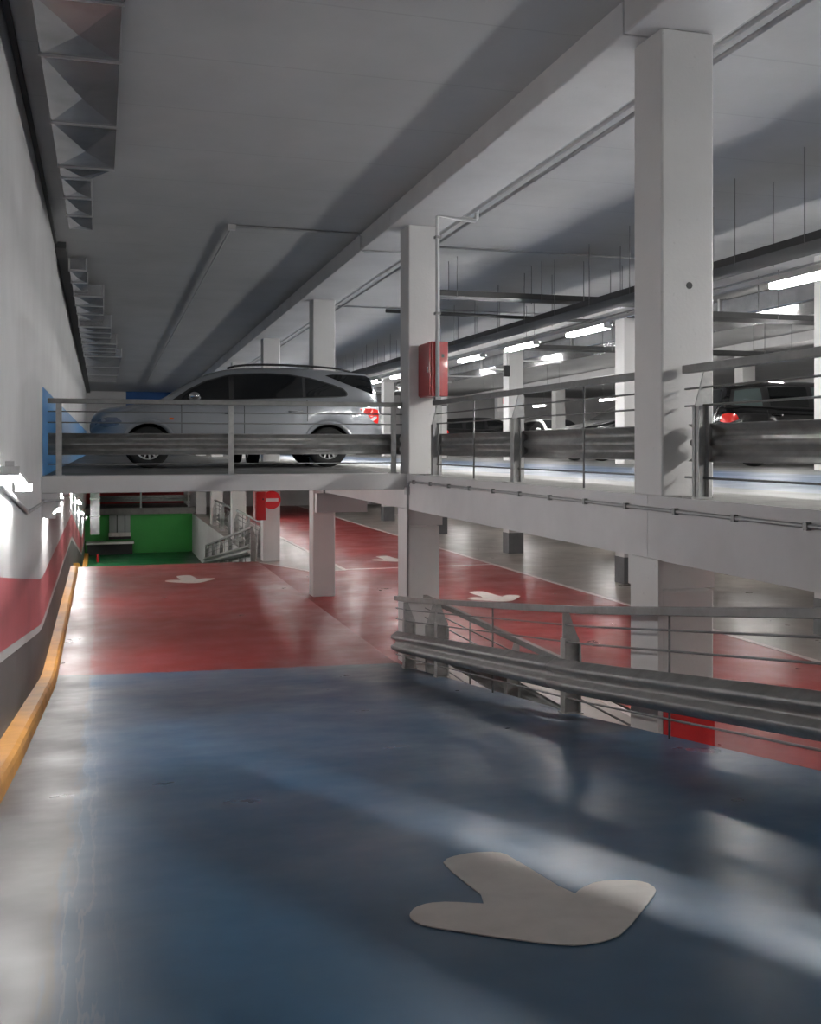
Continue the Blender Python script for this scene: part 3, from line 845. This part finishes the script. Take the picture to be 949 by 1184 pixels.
class CarBody:
    def __init__(s, sp):
        s.sp = sp; s.L = sp['L']; s.top = smooth_tab(sp['top'], 2); s.belt = sp['belt']; s.bot = smooth_tab(sp['bot'], 2)
        s.W = sp['W'] / 2
    def w(s, x):
        rf, rr = .62, .42
        k = 0
        if x < rf: k = ((rf - x) / rf) ** 2.4 * .30
        if x > s.L - rr: k = max(k, ((x - s.L + rr) / rr) ** 2.4 * .17)
        return s.W - k
    def ring(s, x):
        w = s.w(x); zb = interp(s.bot, x); Tz = interp(s.top, x)
        zl = zb + .02; R = s.sp['R']
        for xw in s.sp['wheels']:
            q = R * R - (x - xw) ** 2
            if q > 0: zl = max(zl, s.sp['wr'] + math.sqrt(q))
        b = min(interp(s.belt, x), Tz - .06)
        zm = zl + (b - zl) * .45
        g = max(Tz - b, 0)
        wb = w - .055
        wr = wb - .30 * max(g - .08, 0)
        k = [(w - .04, zl), (w - .008, zl + min(.05, (b - zl) * .3)), (w, zm), (w - .012, zl + (b - zl) * .84), (wb, b),
             ((wb + wr) / 2 + .02 * min(1, g * 2), b + g * .45), (wr, b + g * .84), (wr * .86, b + g * .965), (wr * .5, Tz - .006), (0, Tz)]
        out = [k[0]]
        for i in range(len(k) - 1):            # Catmull-Rom refinement
            p0 = k[max(i - 1, 0)]; p1 = k[i]; p2 = k[i + 1]; p3 = k[min(i + 2, len(k) - 1)]
            for t in (.333, .667, 1.0):
                f = lambda a, b_, c, d: .5 * (2 * b_ + (c - a) * t + (2 * a - 5 * b_ + 4 * c - d) * t * t + (3 * b_ - a - 3 * c + d) * t ** 3)
                out.append((f(p0[0], p1[0], p2[0], p3[0]), f(p0[1], p1[1], p2[1], p3[1])))
        inner = [(0, zb), (w - .30, zb), (w - .30, max(zl - .01, zb + .005))]
        return inner, out
    def y_at(s, x, z):
        _, o = s.ring(min(max(x, .004), s.L - .004))
        best = None
        for (ya, za), (yb, zb2) in zip(o, o[1:]):
            if min(za, zb2) - 1e-6 <= z <= max(za, zb2) + 1e-6 and abs(zb2 - za) > 1e-6:
                t = (z - za) / (zb2 - za); best = ya + (yb - ya) * t
                break
        if best is None: best = o[0][0] if z < o[0][1] else o[-4][0]
        return best
    def z_at(s, x, y):
        _, o = s.ring(min(max(x, .004), s.L - .004))
        for (ya, za), (yb, zb2) in list(zip(o, o[1:]))[::-1]:
            if min(ya, yb) - 1e-6 <= abs(y) <= max(ya, yb) + 1e-6:
                if abs(yb - ya) < 1e-6: return max(za, zb2)
                t = (abs(y) - ya) / (yb - ya); return za + (zb2 - za) * t
        return o[-1][1]

def side_patch(cb, poly, sgn, off, th=0.0):
    bm = bmesh.new()
    f = bm.faces.new([bm.verts.new((x, 0, z)) for x, z in poly])
    xs_ = [p[0] for p in poly]; zs_ = [p[1] for p in poly]
    def cut(n, lo, hi, st):
        v = lo + st
        while v < hi - .002:
            bmesh.ops.bisect_plane(bm, geom=bm.verts[:] + bm.edges[:] + bm.faces[:], plane_co=Vector(n) * v, plane_no=n)
            v += st
    cut((1, 0, 0), min(xs_), max(xs_), .09); cut((0, 0, 1), min(zs_), max(zs_), .045)
    for v in bm.verts: v.co.y = sgn * (cb.y_at(v.co.x, v.co.z) + off)
    return bm

def top_patch(cb, x0, x1, wf, off, nx=12, ny=10):
    bm = bmesh.new(); g = []
    for i in range(nx + 1):
        x = x0 + (x1 - x0) * i / nx
        row = []
        for j in range(ny + 1):
            y = wf(x) * (-1 + 2 * j / ny)
            row.append(bm.verts.new((x, y, cb.z_at(x, y) + off)))
        g.append(row)
    for i in range(nx):
        for j in range(ny): bm.faces.new((g[i][j], g[i][j + 1], g[i + 1][j + 1], g[i + 1][j]))
    return bm

def make_car(name, label, sp, loc, rz=0, paint='silver'):
    r = empty(name, loc, rz); tag(r, label, 'car')
    cb = CarBody(sp); L = sp['L']
    hw = L / 2   # local origin at the middle
    def place(o): o.location = (-hw, 0, 0); return o
    st = sorted(set([0, .02, .06] + [i * .045 for i in range(3, int(L / .045))] + [L - .06, L - .02, L]))
    bm = bmesh.new(); rings = []
    for x in st:
        inner, out = cb.ring(x)
        half = inner + out
        right = [bm.verts.new((x, -y, z)) for y, z in half]
        left = [bm.verts.new((x, y, z)) for y, z in half[1:-1]]
        rings.append(right + left[::-1])
    n = len(rings[0]); ni = len(inner); nh = len(half)
    for a in range(len(rings) - 1):
        for j in range(n):
            f = bm.faces.new((rings[a][j], rings[a][(j + 1) % n], rings[a + 1][(j + 1) % n], rings[a + 1][j]))
            dark = j < ni or j >= n - ni
            f.material_index = 1 if dark else 0
    bm.faces.new(rings[0]); bm.faces.new(rings[-1][::-1])
    body = place(obj('body', bm, [M[paint], M['black']], r, True))
    for sgn in (-1, 1):
        if 'band' in sp: place(obj('window_frame', side_patch(cb, sp['band'], sgn, .003), M['black'], r, True))
        for wi, wn in enumerate(sp['windows']): place(obj('side_window', side_patch(cb, wn, sgn, .006), M[sp.get('wgs', ('glass',) * 3)[wi]], r, True))
        place(obj('headlight', side_patch(cb, sp['head'], sgn, .006), M['headl'], r, True))
        tl = place(obj('taillight', side_patch(cb, sp['tail'], sgn, .008), M['tail'], r, True))
        if 'tail2' in sp: place(obj('lens', side_patch(cb, sp['tail2'], sgn, .010), M['signwhite'], r, True))
        for (x, z0, z1) in sp['seams']:
            place(obj('door_seam', side_patch(cb, [(x - .005, z0), (x + .005, z0), (x + .005, z1), (x - .005, z1)], sgn, .0025), M['black'], r))
        if 'ind' in sp:
            x, z = sp['ind']; place(obj('indicator', side_patch(cb, [(x - .035, z - .015), (x + .035, z - .015), (x + .04, z + .012), (x - .03, z + .016)], sgn, .008), M['amber'], r))
        for x, z in sp['handles']:
            y = cb.y_at(x, z)
            bm = bmesh.new(); tube(bm, [(x - .11, sgn * (y - .005), z), (x - .09, sgn * (y + .03), z), (x + .09, sgn * (y + .03), z + .004), (x + .11, sgn * (y - .005), z + .004)], .014, 8)
            place(obj('door_handle', bm, M[paint], r, True))
        mx, mz = sp['mirror']; y = cb.y_at(mx, mz - .05)
        bm = bmesh.new(); bmesh.ops.create_uvsphere(bm, u_segments=16, v_segments=10, radius=1)
        bmesh.ops.scale(bm, vec=(.10, .12, .075), verts=bm.verts); bmesh.ops.translate(bm, vec=(mx, sgn * (y + .15), mz), verts=bm.verts)
        mi = place(obj('wing_mirror', bm, M['chrome'] if paint == 'silver' else M[paint], r, True))
        bm = bmesh.new(); tube(bm, [(mx - .02, sgn * (y - .02), mz - .07), (mx, sgn * (y + .08), mz - .03)], .028, 8); o = obj('stalk', bm, M['black'], mi, True)
        if 'rail' in sp:
            pr = sp['rail']
            bm = bmesh.new(); tube(bm, [(x, sgn * (cb.W - .36), z) for x, z in pr], .019, 8); place(obj('roof_rail', bm, M['black'], r, True))
        # arch flare
        for xw in sp['wheels']:
            bm = bmesh.new(); R = sp['R']; v = []
            for k in range(25):
                a = PI * (.04 + .92 * k / 24); row = []
                for rr, of in ((R - .005, .004), (R + .012, .016), (R + .05, .014), (R + .065, .002)):
                    x = xw + rr * math.cos(a); z = sp['wr'] + rr * math.sin(a)
                    row.append(bm.verts.new((x, sgn * (cb.y_at(x, max(z, cb.ring(x)[1][0][1] + .03)) + of), z)))
                v.append(row)
            for k in range(24):
                for q in range(3): bm.faces.new((v[k][q], v[k][q + 1], v[k + 1][q + 1], v[k + 1][q]))
            place(obj('wheel_arch', bm, M[paint], r, True))
            # wheel
            rad = sp['wr']; wd = .21
            bm = bmesh.new()
            lathe(bm, [(rad * .60, -.09), (rad * .66, -.105), (rad * .90, -.105), (rad * .985, -.075), (rad, -.03), (rad, .03), (rad * .985, .075), (rad * .90, .105), (rad * .66, .105), (rad * .60, .09), (rad * .60, -.09)], n=36)
            ty = obj('wheel', bm, M['tyre'], r, True); ty.location = (xw - hw, sgn * (cb.W - .125), rad)
            if sgn > 0: ty.rotation_euler = (0, 0, PI)
            bm = bmesh.new()
            lathe(bm, [(rad * .62, -.088), (rad * .585, -.093), (rad * .55, -.075), (rad * .53, -.02), (rad * .53, .05)], n=36)
            for k in range(sp.get('spokes', 12)):
                a = 2 * PI * k / sp.get('spokes', 12)
                c, s_ = math.cos(a), math.sin(a); hw0, hw1 = .016, .013
                pts = []
                for yy in (-.082, -.055):
                    for rr, h in ((rad * .10, hw0), (rad * .56, hw1)):
                        for sg in (-1, 1): pts.append((rr * c - sg * h * s_, yy, rr * s_ + sg * h * c))
                hexa(bm, [pts[0], pts[1], pts[3], pts[2], pts[4], pts[5], pts[7], pts[6]])
            lathe(bm, [(.001, -.092), (rad * .12, -.09), (rad * .14, -.06), (.001, -.05)], n=16)
            rim_ = obj('rim', bm, M['rim'], ty)
            bm = bmesh.new(); lathe(bm, [(.001, -.03), (rad * .53, -.03), (rad * .53, -.02), (.001, -.02)], n=24); obj('brake_backing', bm, M['black'], ty)
    x0, x1 = sp['wind']; place(obj('windshield', top_patch(cb, x0, x1, lambda x: (cb.W - .055) - .30 * max(interp(cb.top, x) - interp(cb.belt, x) - .08, 0) - .08, .006), M['glass'], r, True))
    x0, x1 = sp['rearw']; place(obj('rear_window', top_patch(cb, x0, x1, lambda x: (cb.W - .055) - .30 * max(interp(cb.top, x) - interp(cb.belt, x) - .08, 0) - .1, .006), M['glass'], r, True))
    W = cb.W
    # nose and tail fittings
    obj('number_plate', B(-hw - .012, -hw + .01, -.26, .26, sp['plate'], sp['plate'] + .11), M['signwhite'], r)
    obj('rear_bumper', B(hw - .05, hw + .025, -W + .22, W - .22, .36, .52), M['black'], r, bevel=.03)
    obj('grille', B(-hw - .010, -hw + .03, -.38, .38, sp['plate'] + .12, sp['plate'] + .24), M['black'], r, bevel=.01)
    return r

sh = lambda l, d=.181: [(a + d, b) for a, b in l]
suv = dict(L=4.755, W=1.88, R=.385, wr=.335, wheels=(.886, 3.799), spokes=13,
    top=sh([(-.181, .70), (-.165, .80), (-.103, .90), (0, .962), (.261, .985), (.498, 1.02), (.711, 1.06), (.92, 1.11), (1.059, 1.205), (1.33, 1.385), (1.60, 1.53), (1.86, 1.605), (2.1, 1.645), (2.6, 1.675), (3.2, 1.672), (3.70, 1.648),
            (4.08, 1.615), (4.37, 1.59), (4.43, 1.40), (4.50, 1.16), (4.55, .95), (4.574, .72)]),
    belt=sh([(-.181, .62), (0, .82), (.5, .96), (1.06, 1.06), (2.0, 1.085), (3.0, 1.12), (3.9, 1.15), (4.574, 1.16)]),
    bot=sh([(-.181, .42), (-.1, .28), (.1, .22), (1.0, .22), (3.4, .22), (4.2, .25), (4.5, .34), (4.574, .44)]),
    band=sh([(1.07, 1.088), (1.33, 1.27), (1.603, 1.415), (1.963, 1.515), (2.25, 1.548), (2.606, 1.56), (2.949, 1.55), (3.325, 1.492), (3.706, 1.387), (3.883, 1.318), (3.945, 1.255), (3.955, 1.215), (3.928, 1.185), (3.765, 1.168), (2.806, 1.135), (2.044, 1.105)]),
    windows=[sh([(1.22, 1.11), (1.36, 1.255), (1.62, 1.395), (1.9, 1.478), (1.98, 1.49), (1.98, 1.118)]),
             sh([(2.06, 1.12), (2.06, 1.505), (2.3, 1.528), (2.606, 1.54), (2.949, 1.53), (3.19, 1.49), (3.19, 1.165), (2.806, 1.148)]),
             sh([(3.24, 1.168), (3.24, 1.485), (3.42, 1.445), (3.70, 1.365), (3.86, 1.30), (3.92, 1.25), (3.925, 1.215), (3.90, 1.195)])],
    head=sh([(-.11, .69), (-.06, .765), (.08, .81), (.22, .805), (.30, .742), (.24, .685), (.05, .645)]),
    tail=sh([(4.145, .972), (4.181, .99), (4.40, .985), (4.49, .965), (4.50, .80), (4.49, .735), (4.42, .745), (4.30, .86)]),
    tail2=sh([(4.33, .80), (4.42, .86), (4.47, .85), (4.44, .80), (4.38, .775)]),
    seams=[(1.40, .54, 1.06), (2.40, .54, 1.09), (3.44, .76, 1.12)], handles=sh([(2.02, .885), (3.06, .925)]), mirror=(1.60, 1.145), ind=(1.24, .79),
    rail=sh([(1.98, 1.635), (2.1, 1.675), (2.3, 1.70), (2.6, 1.712), (2.9, 1.712), (3.4, 1.700), (3.85, 1.672), (4.06, 1.625)]),
    wind=(1.26, 1.92), rearw=(4.565, 4.68), plate=.47)
car1 = make_car('car', 'silver estate car with dark windows parked behind the bridge railing', suv, (-.181 + suv['L'] / 2, 16.95 + .94, DECK))
cb1 = CarBody(suv)
for sgn in (-1, 1):
    bm = side_patch(cb1, sh([(3.588, 1.535), (3.72, 1.558), (4.0, 1.556), (4.29, 1.545), (4.36, 1.50), (4.405, 1.25), (4.38, 1.235), (4.211, 1.294), (3.913, 1.405)]), sgn, .006)
    o = obj('quarter_window', bm, M['glass'], car1, True); o.location = (-suv['L'] / 2, 0, 0)

hatch = dict(L=4.1, W=1.74, R=.355, wr=.31, wheels=(.78, 3.35), spokes=10,
    top=[(0, .62), (.02, .70), (.12, .76), (.5, .86), (.95, .94), (1.15, 1.0), (1.5, 1.22), (1.85, 1.40), (2.3, 1.465), (2.8, 1.455), (3.35, 1.40), (3.7, 1.33), (3.85, 1.15), (4.0, .96), (4.08, .86), (4.1, .70)],
    belt=[(0, .55), (.4, .76), (1.1, .90), (2, .93), (3, .96), (4.1, .98)], bot=[(0, .36), (.12, .22), (.5, .19), (3.5, .19), (4.0, .28), (4.1, .38)],
    band=[(1.2, .95), (1.55, 1.17), (1.88, 1.33), (2.3, 1.375), (2.8, 1.365), (3.3, 1.29), (3.45, 1.18), (3.4, 1.02), (2.4, .965)],
    windows=[[(1.33, .975), (1.58, 1.15), (1.88, 1.30), (2.28, 1.345), (2.28, .985)], [(2.36, .99), (2.36, 1.345), (2.8, 1.335), (3.24, 1.265), (3.38, 1.17), (3.34, 1.04)]],
    head=[(.08, .60), (.12, .68), (.35, .74), (.48, .73), (.4, .64), (.2, .58)], tail=[(3.78, .88), (3.86, .96), (4.0, .93), (4.05, .80), (3.98, .72), (3.85, .76)],
    seams=[(1.28, .4, .88), (2.32, .4, .92), (3.1, .6, .94)], handles=[(2.15, .84), (3.0, .87)], mirror=(1.5, 1.0), wind=(1.18, 1.82), rearw=(3.72, 3.98), plate=.38)
mpv = dict(L=4.3, W=1.78, R=.355, wr=.31, wheels=(.80, 3.5), spokes=10, wg='glass',
    top=[(0, .62), (.02, .74), (.12, .82), (.5, .92), (.85, 1.0), (1.05, 1.08), (1.5, 1.36), (1.9, 1.50), (2.4, 1.535), (3.0, 1.525), (3.7, 1.48), (4.05, 1.43), (4.14, 1.2), (4.22, 1.0), (4.29, .84), (4.3, .66)],
    belt=[(0, .56), (.4, .80), (1.0, .95), (2, .98), (3, 1.0), (4.3, 1.02)], bot=[(0, .36), (.12, .22), (.5, .2), (3.7, .2), (4.2, .28), (4.3, .4)],
    band=[(1.05, 1.0), (1.5, 1.28), (1.9, 1.40), (2.4, 1.435), (3.0, 1.425), (3.65, 1.38), (3.95, 1.34), (4.02, 1.14), (3.98, 1.05), (2.4, 1.015)],
    windows=[[(1.25, 1.03), (1.53, 1.25), (1.9, 1.37), (2.3, 1.405), (2.3, 1.035)], [(2.4, 1.04), (2.4, 1.405), (3.0, 1.395), (3.2, 1.385), (3.2, 1.05)], [(3.36, 1.055), (3.36, 1.37), (3.65, 1.35), (3.88, 1.32), (3.95, 1.14), (3.92, 1.07)]],
    head=[(.08, .64), (.12, .74), (.35, .82), (.5, .81), (.42, .7), (.2, .62)], tail=[(3.93, .90), (3.97, 1.0), (4.08, 1.03), (4.17, .98), (4.2, .84), (4.1, .80)],
    seams=[(1.25, .4, .93), (2.34, .4, .96), (3.28, .6, .98)], handles=[(2.15, .88), (3.1, .90)], mirror=(1.45, 1.06), wind=(1.08, 1.86), rearw=(4.07, 4.2), plate=.38)
mpv2 = dict(mpv, wgs=('glassl', 'glass', 'glassl'), tail=[(3.88, .82), (3.92, .90), (4.06, .93), (4.17, .90), (4.2, .78), (4.1, .74)])
make_car('car', 'black people carrier beyond the deck railing at the right edge', mpv2, (10.15 + 2.15, 15.6 + .9, DECK), PI, 'carblack')
make_car('car', 'dark hatchback parked nose left, half hidden by the largest column', hatch, (10.75 + 2.05, 22.6 + .8, DECK), 0, 'cargrey')
make_car('car', 'dark people carrier far back between the second row columns', mpv, (14.8, 39.4, DECK), PI, 'carblack')
make_car('car', 'small white people carrier at the far end of upper deck', mpv, (18.25, 40.3, DECK), PI / 2, 'carwhite')
make_car('car', 'car mostly hidden behind the silver estate car, only a wheel showing', hatch, (3.52, 21.3, DECK), PI / 2, 'cargrey')

# ------------------------------------------------------------------ camera, world
th = math.atan2(356.5, 1200)
cam = bpy.data.cameras.new('camera'); co = bpy.data.objects.new('camera', cam); C.objects.link(co)
co.location = (0, 0, EYE); co.rotation_euler = (PI / 2, 0, -th)
cam.sensor_fit = 'HORIZONTAL'; cam.sensor_width = 36; cam.lens = 36 * 1200 / 949
cam.shift_x = 0; cam.shift_y = (517 - 592) / 949
cam.clip_start = .05; cam.clip_end = 200
sc = bpy.context.scene
sc.camera = co
w = bpy.data.worlds.new('world'); sc.world = w; w.use_nodes = True
w.node_tree.nodes['Background'].inputs[0].default_value = (.5, .5, .52, 1); w.node_tree.nodes['Background'].inputs[1].default_value = .03
sc.view_settings.view_transform = 'Standard'; sc.view_settings.look = 'None'
sc.view_settings.gamma = 1; sc.view_settings.use_curve_mapping = False
sc.view_settings.exposure = 1.22
sc.cycles.use_denoising = True
sc.cycles.max_bounces = 8; sc.cycles.diffuse_bounces = 5; sc.cycles.glossy_bounces = 4
sc.cycles.sample_clamp_indirect = 8
